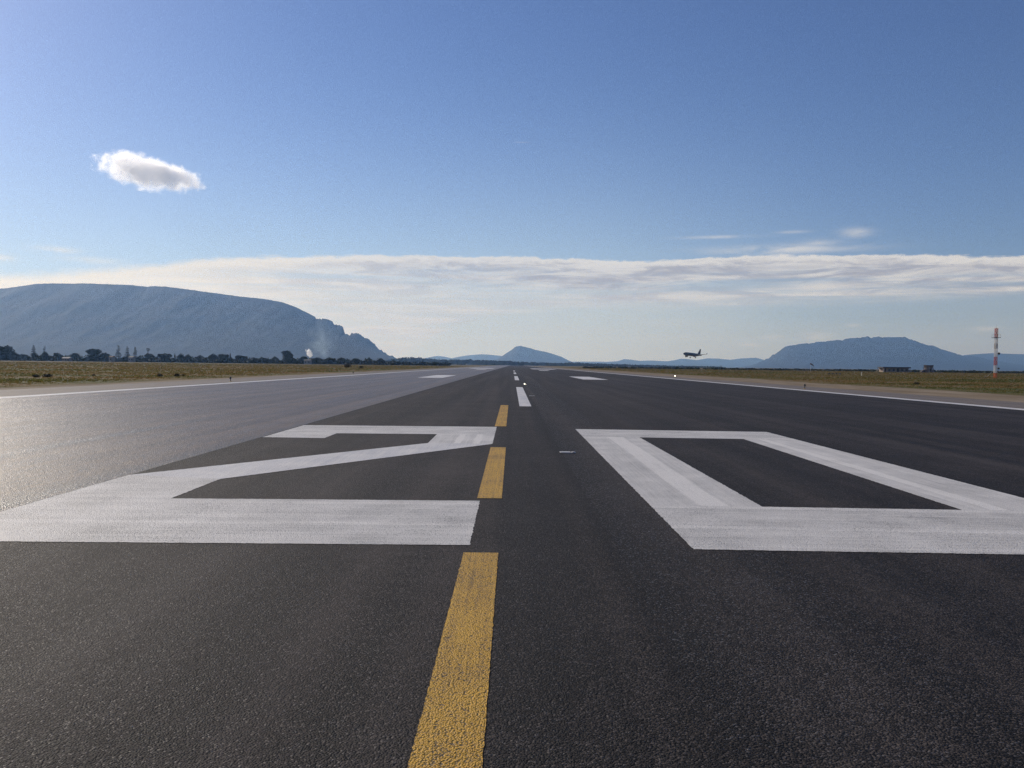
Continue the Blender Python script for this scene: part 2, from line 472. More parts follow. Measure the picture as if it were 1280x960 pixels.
M_STEEL = worn('galvanised_steel', (0.32, 0.33, 0.34), (0.2, 0.2, 0.21), 6, 0.45, 0.6)
M_RED = worn('red_mast_paint', (0.50, 0.07, 0.035), (0.36, 0.06, 0.035), 1.2, 0.55)
M_ORANGE = worn('orange_mast_paint', (0.58, 0.12, 0.03), (0.42, 0.10, 0.03), 1.2, 0.55)
M_WHITEP = worn('white_mast_paint', (0.72, 0.70, 0.68), (0.5, 0.48, 0.46), 1.2, 0.55)
M_DARKM = worn('dark_equipment', (0.03, 0.03, 0.033), (0.06, 0.06, 0.06), 3, 0.5)
M_LAMPY = worn('yellow_lamp_paint', (0.45, 0.30, 0.05), (0.3, 0.2, 0.04), 8, 0.5)
M_WALL = worn('weathered_wall', (0.34, 0.27, 0.22), (0.22, 0.17, 0.14), 0.5, 0.9)
M_WALLP = worn('pale_wall', (0.34, 0.32, 0.29), (0.24, 0.22, 0.2), 0.4, 0.9)
M_ROOF = worn('dark_roof', (0.045, 0.04, 0.045), (0.08, 0.07, 0.07), 0.6, 0.85)
M_TILE = worn('clay_roof', (0.20, 0.11, 0.075), (0.13, 0.08, 0.06), 0.8, 0.85)
M_CONC = worn('stained_concrete', (0.24, 0.19, 0.165), (0.14, 0.11, 0.10), 0.9, 0.9)
M_OPEN = worn('dark_glazing', (0.02, 0.022, 0.025), (0.035, 0.035, 0.035), 0.5, 0.3)  # dark tone for panes, unlit lenses and openings
M_FUSE = worn('dark_fuselage_paint', (0.05, 0.055, 0.07), (0.075, 0.08, 0.095), 0.3, 0.35)
M_BELLY = worn('grey_wing_paint', (0.16, 0.165, 0.175), (0.11, 0.115, 0.125), 0.3, 0.4)
M_TAIL = worn('dark_tail_paint', (0.025, 0.028, 0.04), (0.04, 0.042, 0.055), 0.3, 0.4)
M_NACELLE = worn('engine_cowl_paint', (0.04, 0.04, 0.048), (0.07, 0.07, 0.08), 0.6, 0.35)
M_TYRE = worn('tyre_rubber', (0.018, 0.018, 0.018), (0.03, 0.03, 0.03), 3, 0.9)
M_SOCK = worn('windsock_cloth', (0.10, 0.045, 0.03), (0.06, 0.035, 0.03), 1.2, 0.9)

def glow(name, col, power):
    m, t, b = mat(name, col, 0.3)
    b.inputs['Emission Color'].default_value = (*col, 1); b.inputs['Emission Strength'].default_value = power
    return m
M_GLOW = glow('lit_lamp', (1.0, 0.93, 0.72), 9.0)


# ------------------------------------------------------------------ ground and runway
def strip(name, x0, x1, y0, y1, m, lift=0.0, parent=None, nx=1, ny=1, edge=0.0):
    """a sheet that follows the runway's camber; edge roughens its outline"""
    xs = sorted(set([x0, x1] + ([CROWN_X] if x0 < CROWN_X < x1 else []) + list(np.linspace(x0, x1, nx + 1))))
    ys = np.linspace(y0, y1, ny + 1)
    V = [(x, y, zr(x) + lift) for x in xs for y in ys]
    n = len(ys)
    Fc = [(i * n + j, (i + 1) * n + j, (i + 1) * n + j + 1, i * n + j + 1) for i in range(len(xs) - 1) for j in range(n - 1)]
    mb = MB(); mb.v = V; mb.f = Fc
    return mb.build(name, m, parent)
def flat_poly(name, pts, m, parent=None, lift=0.004, fray=0.006, shared=()):
    P = []
    for (ax, ay), (bx, by) in zip(pts, pts[1:] + pts[:1]):
        L = math.hypot(bx - ax, by - ay); n = max(1, int(L / 0.035)); nx, ny = -(by - ay) / L, (bx - ax) / L
        if ((bx, by), (ax, ay)) in shared: n = 1
        for i in range(n):
            k = i / n; j = 0 if i == 0 else fray * rnd.gauss(0, .6)
            P.append((ax + (bx - ax) * k + nx * j, ay + (by - ay) * k + ny * j))
    pts = P
    return MB().face(*[(x, y, zr(x) + lift) for x, y in pts]).build(name, m, parent)

g = MB().face((-19500, -1500, 0), (19500, -1500, 0), (19500, 18500, 0), (-19500, 18500, 0)).build('ground', M_FIELD)
g.location.z = FIELD_Z; tag(g, kind='structure')

RUN_END = 2100.0
runway = tag(link('runway', None), kind='structure')
for x0, x1, m in ((-22.9, -5.41, M_OLD), (-5.41, 0.93, M_FRESH), (0.93, 2.35, M_COARSE), (2.35, 22.9, M_FRESH)):
    strip('paving_lane', x0, x1, -30, RUN_END, m, 0.0, runway)
for x0, x1 in ((-28.2, -22.9), (22.9, 27.6)):
    tag(strip('shoulder', x0, x1, -30, RUN_END, M_SHOULDER), kind='structure')
# dry bare verge between shoulder and grass, with an irregular outer edge
def verge(side, x_in, width, seed):
    ys = np.concatenate([np.arange(-30, 400, 2.0), np.arange(400, RUN_END, 25.0)])
    w = width * (0.75 + 0.5 * fbm(ys / 14.0, np.zeros_like(ys), seed, 4))
    n = len(ys); z = FIELD_Z + 0.012
    V = np.zeros((2 * n, 3)); V[:n, 0] = side * x_in; V[n:, 0] = side * (x_in + w)
    V[:n, 1] = ys; V[n:, 1] = ys; V[:, 2] = z
    i = np.arange(n - 1); Fq = np.stack([i, n + i, n + i + 1, i + 1], 1)
    if side < 0: Fq = Fq[:, ::-1]
    tag(link('verge', np_mesh('verge', V, Fq, M_VERGE)), kind='structure')
verge(1, 27.55, 8.5, 3); verge(-1, 28.15, 1.6, 5)

# ------------------------------------------------------------------ painted markings
def marking_root(name, label, group=None):
    return empty(name, (0, 0, 0), label, 'runway marking', group)
two = marking_root('painted_numeral', 'white painted numeral 2 on the runway, left of the yellow dashes')
def edges_of(strokes):
    return {e for pts, m in strokes for e in zip(pts, pts[1:] + pts[:1])}
TWO = (([(-5.40, 7.27), (-0.36, 7.27), (-0.36, 9.65), (-3.99, 9.65), (-5.40, 9.65)], M_WX),
               ([(-5.40, 9.65), (-3.99, 9.65), (-3.99, 11.30), (-5.40, 11.62)], M_WX),
               ([(-5.40, 11.62), (-3.99, 11.30), (-0.38, 16.62), (-1.69, 16.69)], M_WD),
               ([(-1.69, 16.69), (-0.38, 16.62), (-0.38, 18.85), (-1.70, 18.85)], M_WP),
               ([(-4.00, 18.85), (-1.70, 18.85), (-0.38, 18.85), (-0.38, 21.18), (-5.36, 21.26), (-5.36, 17.72), (-4.00, 17.62)], M_WX))
for pts, m in TWO:
    flat_poly('stroke', pts, m, two, shared=edges_of(TWO))
zero = marking_root('painted_numeral', 'white painted numeral 0 on the runway, right of the yellow dashes')
ZERO = (([(1.61, 7.21), (6.55, 7.21), (6.55, 9.50), (5.22, 9.50), (2.91, 9.50), (1.61, 9.50)], M_WX),
               ([(1.61, 9.50), (2.91, 9.50), (2.90, 18.62), (1.61, 18.62)], M_WY),
               ([(5.22, 9.50), (6.55, 9.50), (6.47, 18.62), (5.25, 18.62)], M_WY),
               ([(1.61, 18.62), (2.90, 18.62), (5.25, 18.62), (6.47, 18.62), (6.45, 20.83), (1.61, 20.76)], M_WX))
for pts, m in ZERO:
    flat_poly('stroke', pts, m, zero, shared=edges_of(ZERO))
for (xa, xb, ya, yb, lab) in ((-0.395, -0.10, 2.2, 6.98, 'nearest yellow paint dash, running out of the bottom of the picture'),
                              (-0.40, -0.105, 9.84, 15.95, 'middle yellow paint dash, between the feet of numerals 2 and 0'),
                              (-0.435, -0.135, 21.4, 32.6, 'farthest yellow paint dash, beyond the top of numeral 2')):
    o = MB()
    n = int((yb - ya) / 0.03); ys = np.linspace(ya, yb, n + 1)
    lx = [xa + 0.003 * rnd.gauss(0, .6) for _ in ys]; rx = [xb + 0.003 * rnd.gauss(0, .6) for _ in ys]
    for i in range(n):
        o.face((lx[i], ys[i], zr(lx[i]) + .004), (rx[i], ys[i], zr(rx[i]) + .004), (rx[i + 1], ys[i + 1], zr(rx[i + 1]) + .004), (lx[i + 1], ys[i + 1], zr(lx[i + 1]) + .004))
    tag(o.build('yellow_dash', M_YEL), lab, 'runway marking', 'yellow dashes of the lead-in line')
stripe_lab = ['nearest white centreline stripe, just beyond the yellow dashes', 'second white centreline stripe, short in the distance',
              'third white centreline stripe, tiny in the distance', 'fourth white centreline stripe, near the far runway end']
for i, (y0, y1) in enumerate(((31.85, 59.2), (85.8, 117), (143, 173), (200, 230))):
    tag(strip('centreline_stripe', 0.30, 0.76, y0, y1, M_WD, 0.004), stripe_lab[i], 'runway marking', 'white centreline stripes')
for s, nm in ((-1, 'left'), (1, 'right')):
    x0, x1 = sorted((s * 21.75 + 0.1, s * 22.65 + 0.1))
    tag(strip('edge_line', x0, x1, -30, 1500, M_WD, 0.004), 'long white painted line along the %s edge of the runway' % nm, 'runway marking', 'runway edge lines')
    a = 'left' if s < 0 else 'right'
    for j, (y0, y1, xi, w) in enumerate(((97.5, 122, 8.3, 3.0), (247, 270, 8.3, 3.0), (325, 385, 8.0, 9.5))):
        x0, x1 = sorted((s * xi + .1, s * (xi + w) + .1))
        lab = ('near white touchdown block on the %s half of the runway' % a, 'second white touchdown block, thin and distant on the %s half' % a,
               'broad white aiming block far down the %s half of the runway' % a)[j]
        tag(strip('touchdown_block', x0, x1, y0, y1, M_WD, 0.004), lab, 'runway marking', 'white touchdown blocks')

# ------------------------------------------------------------------ inset and edge lights
def inset_light(y, lit, label):
    x = 1.04
    o = empty('inset_light', (x, y, zr(x)), label, 'runway light', 'flush lights right of the centreline')
    MB().lathe([(0.002, 0.15), (0.006, 0.145), (0.009, 0.11), (0.010, 0.0)], 20).build('flush_ring', M_DARKM, o)
    MB().lathe([(0.009, 0.045), (0.018, 0.04), (0.024, 0.02), (0.025, 0.0)], 14, 'z', (0.10, 0, 0)).build('lamp_housing', M_WHITEP, o)
    MB().box(0.10, -0.045, 0.015, 0.03, 0.012, 0.010).build('lens', M_GLOW if lit else M_STEEL, o)
    if lit:
        MB().lathe([(0.028, 0.055), (0.045, 0.05), (0.055, 0.02), (0.057, 0.0)], 12).build('prism', M_GLOW, o)
    MB().box(-0.05, 0.0, 0.013, 0.19, 0.13, 0.010, 0.06).build('paint_dab', M_WHITEP, o)
    return o
inset_light(15.1, False, 'flush centreline light with white smear beside numeral 0')
inset_light(42.6, False, 'unlit flush light right of the nearest white stripe')
inset_light(68.0, True, 'lit flush light glowing white beyond the nearest white stripe')
def edge_light(x, y, lit, label):
    o = empty('edge_light', (x, y, zr(x) if abs(x) < 27 else FIELD_Z), label, 'runway light', 'raised runway edge lights')
    MB().lathe([(0, 0.13), (0.015, 0.13), (0.03, 0.07), (0.05, 0.045)], 12).build('base_plate', M_LAMPY, o)
    MB().tube((0, 0, 0.04), (0, 0, 0.24), 0.028, 0.028, 10).build('stem', M_DARKM, o)
    MB().lathe([(0.22, 0.05), (0.25, 0.085), (0.29, 0.09), (0.31, 0.08)], 12).build('lamp_body', M_DARKM, o)
    MB().lathe([(0.31, 0.075), (0.36, 0.07), (0.40, 0.05), (0.415, 0.0)], 12).build('lens', M_GLOW if lit else M_OPEN, o)
    return o
edge_light(24.0, 67.6, False, 'dark edge light standing on the right shoulder, nearest one')
edge_light(24.0, 121.5, True, 'lit edge light glowing white on the right shoulder')
edge_light(-23.9, 70.0, False, 'dark edge light standing on the left shoulder, nearest one')
edge_light(-23.9, 124, False, 'second dark edge light along the left shoulder')

# ------------------------------------------------------------------ grass and shrubs
def grass_field():
    V, Fc = [], []
    N = 95000
    d = np.exp(npr.uniform(math.log(36), math.log(620), N)); a = npr.uniform(rad(-38), rad(38), N)
    x, y = d * np.sin(a), d * np.cos(a)
    clump = fbm(x / 5.0, y / 5.0, 31, 4)
    inner = np.where(x < 0, 29.2 + 1.6 * fbm(y / 9, x * 0, 5, 3), 34.2 + 4.5 * fbm(y / 14.0, x * 0, 3, 4))
    keep = (np.abs(x) > inner) & (npr.random(N) < 0.25 + 1.3 * clump) & (y > 8)
    x, y, d, clump = x[keep], y[keep], d[keep], clump[keep]
    n = len(x)
    hgt = (0.04 + 0.16 * clump ** 2 * npr.uniform(0.4, 1.7, n)) * (1 + d / 500)
    near = np.clip((np.abs(x) - inner[keep]) / 6, 0.25, 1); hgt *= near
    B = 5
    base = np.stack([x, y, np.full(n, FIELD_Z - 0.01)], 1)
    vs = np.zeros((n, B, 3, 3))
    for k in range(B):
        th = npr.uniform(0, 2 * math.pi, n); ph = npr.uniform(0, 2 * math.pi, n)
        w = (0.02 + 0.00045 * d) * npr.uniform(0.7, 1.5, n)
        off = np.stack([np.cos(ph), np.sin(ph), ph * 0], 1) * (0.14 * npr.random(n) * (1 + d / 300))[:, None]
        side = np.stack([np.cos(th), np.sin(th), th * 0], 1) * w[:, None]
        lean = np.stack([npr.normal(0, .4, n), npr.normal(0, .4, n), np.ones(n)], 1) * (hgt * npr.uniform(.6, 1.2, n))[:, None]
        vs[:, k, 0] = base + off - side; vs[:, k, 1] = base + off + side; vs[:, k, 2] = base + off + lean
    V = vs.reshape(-1, 3); Fc = np.arange(len(V)).reshape(-1, 3)
    tag(link('grass', np_mesh('grass', V, Fc, M_GRASS)), 'short dry olive and straw grass on both sides of the runway', 'grass', kind='stuff')
grass_field()

def leaf_cloud(lobes, n, size, seed):
    """small leaf faces scattered through ellipsoid lobes (cx,cy,cz,rx,ry,rz)"""
    r = np.random.default_rng(seed)
    w = np.array([l[3] * l[4] * l[5] for l in lobes]) ** 0.66; w /= w.sum()
    which = r.choice(len(lobes), n, p=w); L = np.array(lobes)[which]
    u = r.normal(size=(n, 3)); u /= np.linalg.norm(u, axis=1)[:, None]
    rr = r.random(n) ** 0.45
    lump = 0.8 + 0.45 * fbm(u[:, 0] * 2.3 + which * 3.1, u[:, 1] * 2.3 + u[:, 2] * 1.7, seed, 3)
    p = L[:, :3] + u * L[:, 3:] * (rr * lump)[:, None]
    t1 = r.normal(size=(n, 3)); t1 /= np.linalg.norm(t1, axis=1)[:, None]
    t2 = np.cross(t1, r.normal(size=(n, 3))); t2 /= np.linalg.norm(t2, axis=1)[:, None]
    s = size * r.uniform(0.6, 1.4, n)[:, None]
    V = np.stack([p - t1 * s, p + t2 * s * 0.6, p + t1 * s, p - t2 * s * 0.6], 1).reshape(-1, 3)
    return V, np.arange(4 * n).reshape(-1, 4)
def crown_mesh(name, lobes, n, size, seed, m):
    V, Fc = leaf_cloud(lobes, n, size, seed)
    return np_mesh(name, V, Fc, m)

def shrub(px, py, Y, w, h, label, i):
    p = at(px, py, Y); p.z = FIELD_Z
    o = empty('shrub', p, label, 'shrub', 'low dark shrubs in the grass')
    lob = [(w * .5 * (rnd.random() - .5), w * .4 * (rnd.random() - .5), h * .45, w * .35, w * .3, h * .5) for _ in range(4)]
    link('leaves', crown_mesh('shrub_leaves', lob, 420, w * 0.055, 50 + i, M_BUSH), o)
    st = MB()
    for k in range(4):
        a = k * 1.6; st.tube((0, 0, 0), (w * .3 * math.cos(a), w * .25 * math.sin(a), h * .7), .02, .008, 5)
    st.build('stem', M_BARK, o)
for i, (px, Y, w, h, lab) in enumerate((
        (44, 78, 0.75, 0.30, 'dark low shrub in the left grass, first from the picture edge'),
        (58, 80, 0.95, 0.32, 'wider dark low shrub in the left grass, right beside another'),
        (117, 88, 0.5, 0.22, 'small solitary shrub in the left grass under the umbrella pine'),
        (200, 88, 0.65, 0.38, 'dark upright shrub in the grass below the domed tree'),
        (221, 90, 0.80, 0.38, 'dark shrub in the grass, right-hand one of two close to the shoulder'),
        (229, 92, 0.5, 0.26, 'little low shrub touching the dark shrub near the left shoulder'),
        (435, 300, 3.0, 1.6, 'dark isolated bush at the far edge of the left field'),
        (451, 260, 1.6, 0.9, 'small bush near the far left end of the field'),
        (1146, 95, 0.7, 0.3, 'low green shrub in the right-hand grass below the flared tower'))):
    shrub(px, 470, Y, w, h, lab, i)

# ------------------------------------------------------------------ trees beyond the left field
def round_tree(px, top, w_px, Y, label, group=None, leaf=None, shape='round', seed=0):
    p = at(px, 452, Y); p.z = FIELD_Z
    H = at(px, top, Y).z - FIELD_Z; Wd = span(0, w_px, Y); r = random.Random(seed)
    o = empty('dense_tree' if shape != 'umbrella' else 'umbrella_pine', p, label, 'tree', group)
    lob = []
    if shape == 'square':
        for _ in range(34):
            lob.append((Wd * .36 * r.uniform(-1, 1), Wd * .3 * r.uniform(-1, 1), H * r.uniform(.12, .86), Wd * .17, Wd * .17, H * .13))
    elif shape == 'umbrella':
        for k in range(9):
            a = k * 0.7; q = r.uniform(.2, 1)
            lob.append((Wd * .36 * q * math.cos(a), Wd * .36 * q * math.sin(a), H * (.80 - .12 * q), Wd * .2, Wd * .2, H * .16))
        lob.append((0, 0, H * .55, Wd * .35, Wd * .3, H * .2)); lob.append((0, 0, H * .3, Wd * .4, Wd * .3, H * .22))
    else:
        for k in range(8):
            a = k * 0.8 + r.random(); q = r.uniform(.3, 1)
            lob.append((Wd * .32 * q * math.cos(a), Wd * .32 * q * math.sin(a), H * (.34 + .42 * (1 - q * q * .7) * r.uniform(.6, 1.1)), Wd * .25, Wd * .25, H * .22))
        lob.append((0, 0, H * .55, Wd * .3, Wd * .3, H * .4))
    link('crown', crown_mesh('tree_crown', lob, 2600, max(0.34, Wd * 0.042), seed, leaf or M_LEAF), o)
    tk = MB().tube((0, 0, 0), (0.1, 0, H * .5), Wd * .035 + .08, Wd * .02 + .04, 8)
    for k in range(4):
        a = k * 1.6 + .4; tk.tube((0.05, 0, H * (.28 + .05 * k)), (Wd * .3 * math.cos(a), Wd * .3 * math.sin(a), H * .68), Wd * .018 + .03, .03, 5)
    tk.build('trunk', M_BARK, o)
    return o
def tiered_conifer(px, top, Y, w_px, label, seed, slim=False):
    p = at(px, 452, Y); p.z = FIELD_Z
    H = at(px, top, Y).z - FIELD_Z; Wd = span(0, w_px, Y); r = random.Random(seed)
    o = empty('tiered_conifer', p, label, 'tree', 'tall tiered conifers in the left tree belt')
    MB().tube((0, 0, 0), (0, 0, H * .98), Wd * .05 + .06, .05, 8).build('trunk', M_BARK, o)
    lob = []; tiers = 9
    for k in range(tiers):
        h = H * (.28 + .70 * (k + r.uniform(-.25, .25)) / tiers); rr = Wd * .55 * r.uniform(.6, 1.1) * ((1 - .75 * (k / tiers) ** 1.6) if not slim else (.55 + .4 * math.sin(k * 1.1)))
        for j in range(6):
            if r.random() < .25: continue
            a = j * 1.047 + k * .5 + r.uniform(-.2, .2)
            lob.append((rr * .6 * math.cos(a), rr * .6 * math.sin(a), h + .1 * rr, rr * .42, rr * .42, H * .022))
    link('crown', crown_mesh('conifer_crown', lob, 1400, max(.22, Wd * .05), seed, M_CONIF), o)
G_BELT = 'rounded trees in the belt beyond the left field'
for i, (px, top, w, Y, lab, shp, lf) in enumerate((
        (3, 431.5, 28, 790, 'big dark square-topped tree at the left picture edge', 'square', None),
        (17, 438.5, 14, 830, 'lower tree leaning against the big square-topped tree', 'round', None),
        (29, 441.5, 13, 850, 'grey-green round tree left of the first tall conifer', 'round', M_LEAF2),
        (43, 439.5, 9, 800, 'small round tree at the foot of the leftmost tall conifer', 'round', None),
        (56, 440, 11, 830, 'round tree at the foot of the second tall conifer', 'round', None),
        (72, 440.5, 13, 820, 'round tree midway between the second tall conifer and the umbrella pine', 'round', None),
        (94, 440.5, 13, 800, 'dark compact tree just left of the umbrella pine', 'round', None),
        (117, 434.5, 20, 790, 'big dark umbrella pine rising above the left tree belt', 'umbrella', None),
        (131, 440, 17, 795, 'dark round tree touching the umbrella pine on its right', 'round', None),
        (160, 444, 15, 830, 'low round tree between the middle tall conifers', 'round', M_LEAF2),
        (186, 441, 14, 830, 'domed grey-green tree under the rightmost tall conifer', 'round', M_LEAF2),
        (206, 440.8, 19, 790, 'broad dark domed tree right of all the tall conifers', 'umbrella', None),
        (226, 441, 11, 815, 'first of two close round trees right of the broad domed tree', 'round', None),
        (235, 442, 10, 825, 'second of two close round trees right of the broad domed tree', 'round', M_LEAF2),
        (250, 443.5, 13, 830, 'pale low tree in the middle of the left belt', 'round', M_LEAF2),
        (267, 441, 13, 800, 'dark bushy tree left of the twin domed crown', 'round', None),
        (279, 441.3, 15, 795, 'dark domed tree beside the small pointed cypress', 'umbrella', None),
        (300, 443.5, 17, 810, 'low wide domed tree right of the small pointed cypress', 'umbrella', None),
        (316, 446.5, 10, 840, 'little round tree past the low wide domed tree', 'round', None),
        (327, 445.5, 8, 830, 'little dark tree well left of the square clump', 'round', None),
        (344, 445, 9, 820, 'small dark tree just left of the square clump', 'round', None),
        (360, 438, 17, 790, 'tall square clump of trees left of the smoke', 'square', M_LEAF2),
        (380, 444.5, 13, 790, 'dark tree directly in front of the white smoke puff', 'round', None),
        (397, 446, 12, 800, 'dark tree just right of the white smoke puff', 'round', None),
        (412, 446, 14, 800, 'dark tree with the thin blue smoke rising behind it', 'round', None),
        (427, 446.4, 13, 810, 'dark tree right of the thin blue smoke', 'round', None),
        (445, 447, 11, 820, 'dark low tree under the cliff end of the big mountain', 'round', None),
        (461, 446, 7, 830, 'small upright tree under the rocky spur', 'round', None),
        (476, 446.8, 8, 830, 'small dark tree at the right foot of the big mountain', 'round', None),
        (492, 450, 9, 840, 'low tree at the right end of the left belt', 'round', None),
        (545, 453, 5, 700, 'tiny dark tree beyond the left touchdown block', 'round', None))):
    round_tree(px, top, w, Y, lab, G_BELT if shp == 'round' else None, lf, shp, 200 + i)
for i, (px, top, w, lab) in enumerate((
        (42, 430, 6.5, 'leftmost tall tiered conifer, thin against the big mountain'),
        (56, 432.5, 7, 'second tall tiered conifer from the left edge, hazier'),
        (148, 430.5, 8, 'broadest tall tiered conifer, first of the middle four'),
        (159, 432, 7, 'tall tiered conifer, second of the middle four'),
        (169, 432.3, 6.5, 'tall tiered conifer, third of the middle four'),
        (185, 434, 4.5, 'slim tall conifer, last and rightmost of the middle four'))):
    tiered_conifer(px, top, 815 + 12 * (i % 3), w, lab, 400 + i, i == 5)
for i, (px, top, lab) in enumerate(((218.5, 441.5, 'thin pointed cypress beside the broad domed tree'), (288, 441.5, 'small pointed cypress between two domed trees'))):
    Y = 800; p = at(px, 452, Y); p.z = FIELD_Z; H = at(px, top, Y).z - FIELD_Z
    o = empty('cypress', p, lab, 'tree')
    link('crown', crown_mesh('cypress_crown', [(0, 0, H * (.25 + .15 * k), 1.3 - .2 * k, 1.3 - .2 * k, H * .16) for k in range(5)], 700, .3, 470 + i, M_CONIF), o)
    MB().tube((0, 0, 0), (0, 0, H * .8), .2, .05, 6).build('trunk', M_BARK, o)

def scrub(name, x_of, n, size, seed, label, cat, m):
    """one mass of bushes nobody could count: x_of(rng, n) -> base points, radii, heights"""
    r = np.random.default_rng(seed)
    P, R, Hh = x_of(r, n)
    k = 60
    u = r.normal(size=(n, k, 3)); u /= np.linalg.norm(u, axis=2)[..., None]
    q = P[:, None, :] + np.stack([u[..., 0] * R[:, None], u[..., 1] * R[:, None], (0.5 + 0.5 * u[..., 2]) * Hh[:, None]], 2) * (r.random((n, k, 1)) ** .3)
    q = q.reshape(-1, 3); N = len(q)
    s = size * r.uniform(.6, 1.4, (N, 1)) * np.repeat(R, k)[:, None]
    t1 = r.normal(size=(N, 3)); t1 /= np.linalg.norm(t1, axis=1)[:, None]
    t2 = np.cross(t1, r.normal(size=(N, 3))); t2 /= np.linalg.norm(t2, axis=1)[:, None]
    V = np.stack([q - t1 * s, q + t2 * s * .7, q + t1 * s, q - t2 * s * .7], 1).reshape(-1, 3)
    tag(link(name, np_mesh(name, V, np.arange(4 * N).reshape(-1, 4), m)), label, cat, kind='stuff')
def belt(r, n):
    px = r.uniform(-30, 560, n); Y = r.uniform(780, 900, n)
    P = np.stack([(px - 640) / F_PX * Y, Y, np.full(n, FIELD_Z)], 1)
    R = r.uniform(1.6, 4.0, n); Hh = r.uniform(2.6, 6.6, n) * np.where(px > 480, 0.6, 1.0)
    return P, R, Hh
scrub('scrub', belt, 900, 0.26, 71, 'dark continuous scrub under the trees beyond the left field', 'scrub', M_LEAF)
def right_hedge(r, n):
    px = r.uniform(730, 1330, n); Y = np.where(px > 1130, r.uniform(520, 620, n), r.uniform(560, 760, n))
    P = np.stack([(px - 640) / F_PX * Y, Y, np.full(n, FIELD_Z)], 1)
    R = r.uniform(1.0, 2.6, n); Hh = np.where(px > 1130, r.uniform(.9, 1.6, n), r.uniform(.5, 1.5, n)) 
    return P, R, Hh
scrub('hedge', right_hedge, 420, 0.28, 72, 'thin dark hedge line along the far edge of the right field', 'hedge', M_LEAF)

# ------------------------------------------------------------------ mountains and wooded rise
def range_mesh(name, prof, Y, depth, m, n=420, nv=60, seed=1, rough=0.10, back=1.0, crag=0.0, cliff=None):
    px = np.array([p[0] for p in prof], float); py = np.array([p[1] for p in prof], float)
    u = np.linspace(px[0], px[-1], n); ph = np.interp(u, px, py)
    ridge = np.array([at(a, b, Y) for a, b in zip(u, ph)])
    H = np.maximum(ridge[:, 2] - FIELD_Z, 0.0)
    ker = np.hanning(2 * (n // 14) + 1); ker /= ker.sum()
    Hs = np.convolve(np.pad(H, n // 14, mode='edge'), ker, mode='valid')     # broad form of the flanks
    v = np.linspace(0, 1, nv)                                  # 0 foot towards the runway ... ridge at 0.6 ... 1 back foot
    V = np.zeros((n, nv, 3)); tr = 0.6
    for j, t in enumerate(v):
        if t <= tr:
            s = t / tr; y = Y - depth * (1 - s); h = s ** 1.25
        else:
            s = (t - tr) / (1 - tr); y = Y + depth * back * s; h = (1 - s) ** 1.1
        k = (ridge[:, 0] / Y)
        x = k * (Y + (y - Y) * 0.75)
        w = 4 * h * (1 - h) if t < 0.999 else 0.0
        rel = fbm(x / (depth * .22), np.full(n, y / (depth * .5)), seed, 6, True) - 0.55
        V[:, j, 0] = x; V[:, j, 1] = y + depth * 0.10 * (fbm(x / (depth * .3), np.full(n, y / depth), seed + 40, 4) - .5)
        V[:, j, 2] = FIELD_Z - 1.5 + (H * h ** 5 + Hs * (1 - h ** 5) + 1.5) * h + H * rel * rough * w * (1 if t < tr else .4)
        if crag and 0.85 < h <= 1:
            V[:, j, 2] += (crag + (np.where(u > cliff[0], cliff[1], 0) if cliff else 0)) * (fbm(u * 0.22, u * 0 + .5, seed, 4) - .5) * (h - .85) / .15
        # nothing in front may stand above the ridge's sight line
        lim = EYE + (ridge[:, 2] - EYE) * y / Y - 0.4
        if t < tr - 1e-6: V[:, j, 2] = np.minimum(V[:, j, 2], lim)
    o = link(name, np_mesh(name, V.reshape(-1, 3), grid_faces(n, nv), m, True))
    return tag(o, kind='structure')
BIG = [(-260, 409), (-180, 385), (-110, 372), (-50, 364.5), (0, 360), (12, 358.5), (25, 357), (45, 354), (67, 353), (105, 353.3), (140, 355), (170, 356.5), (186, 358.3), (190, 357.3), (207, 357.8),
       (225, 360), (250, 363.5), (275, 366.8), (300, 370), (320, 371.8), (340, 374.5), (352, 377), (361, 380), (371, 384), (387, 392), (397.5, 397.3), (405, 398.2), (412.7, 399.7),
       (419.8, 404.4), (427, 408), (429.6, 410.5), (430.2, 415), (433, 416.6), (438, 417.8), (440, 415.3), (448.3, 416.6), (456.4, 421.6), (462.5, 426.3), (468.6, 430.8), (473.7, 434.8),
       (476.7, 438.5), (480.8, 442), (486.9, 445), (493, 447.4), (505, 451), (520, 455)]
range_mesh('mountain', BIG, 5400, 1700, M_MTN, 720, 90, 3, 0.08, crag=5.0, cliff=(395, 55.0))
range_mesh('mountain', [(926, 461), (940, 456), (950, 452), (957, 449.5), (960, 448.7), (965, 443.7), (972, 438.7), (979, 433.7), (985, 432), (997.5, 430), (1010, 428.7), (1025, 426.7), (1040, 425.7), (1052, 424.5), (1060, 422.7),
     (1070, 422.2), (1080, 420.5), (1090, 421.5), (1110, 421.7), (1120, 421.5), (1125, 420.5), (1135, 423.7), (1147, 428), (1160, 431.7), (1165, 431.7), (1175, 435.5), (1190, 440.7),
     (1202, 443.7), (1217, 445.5), (1235, 449), (1260, 454), (1300, 459), (1340, 464)], 9200, 2400, M_MTN2, 480, 80, 5, 0.10, crag=48.0)
range_mesh('hill', [(1150, 462), (1175, 452), (1190, 446), (1202, 443.8), (1215, 442.7), (1228, 441.8), (1240, 441.2), (1262, 442), (1280, 442.5), (1310, 443.2), (1350, 446), (1420, 455), (1480, 464)], 11500, 2400, M_MTN2, 260, 50, 7, 0.12)
range_mesh('peak', [(606, 456), (618, 450), (628.7, 444.4), (632.5, 441.5), (640, 436.9), (643, 434), (645.6, 432.4), (651, 432.2), (658.7, 433.7), (670, 437.2), (681, 439.3), (692.5, 442.5), (702, 445.9),
     (711, 450.5), (722, 455), (735, 458)], 10500, 1800, M_MTN2, 260, 60, 9, 0.14, crag=9.0)
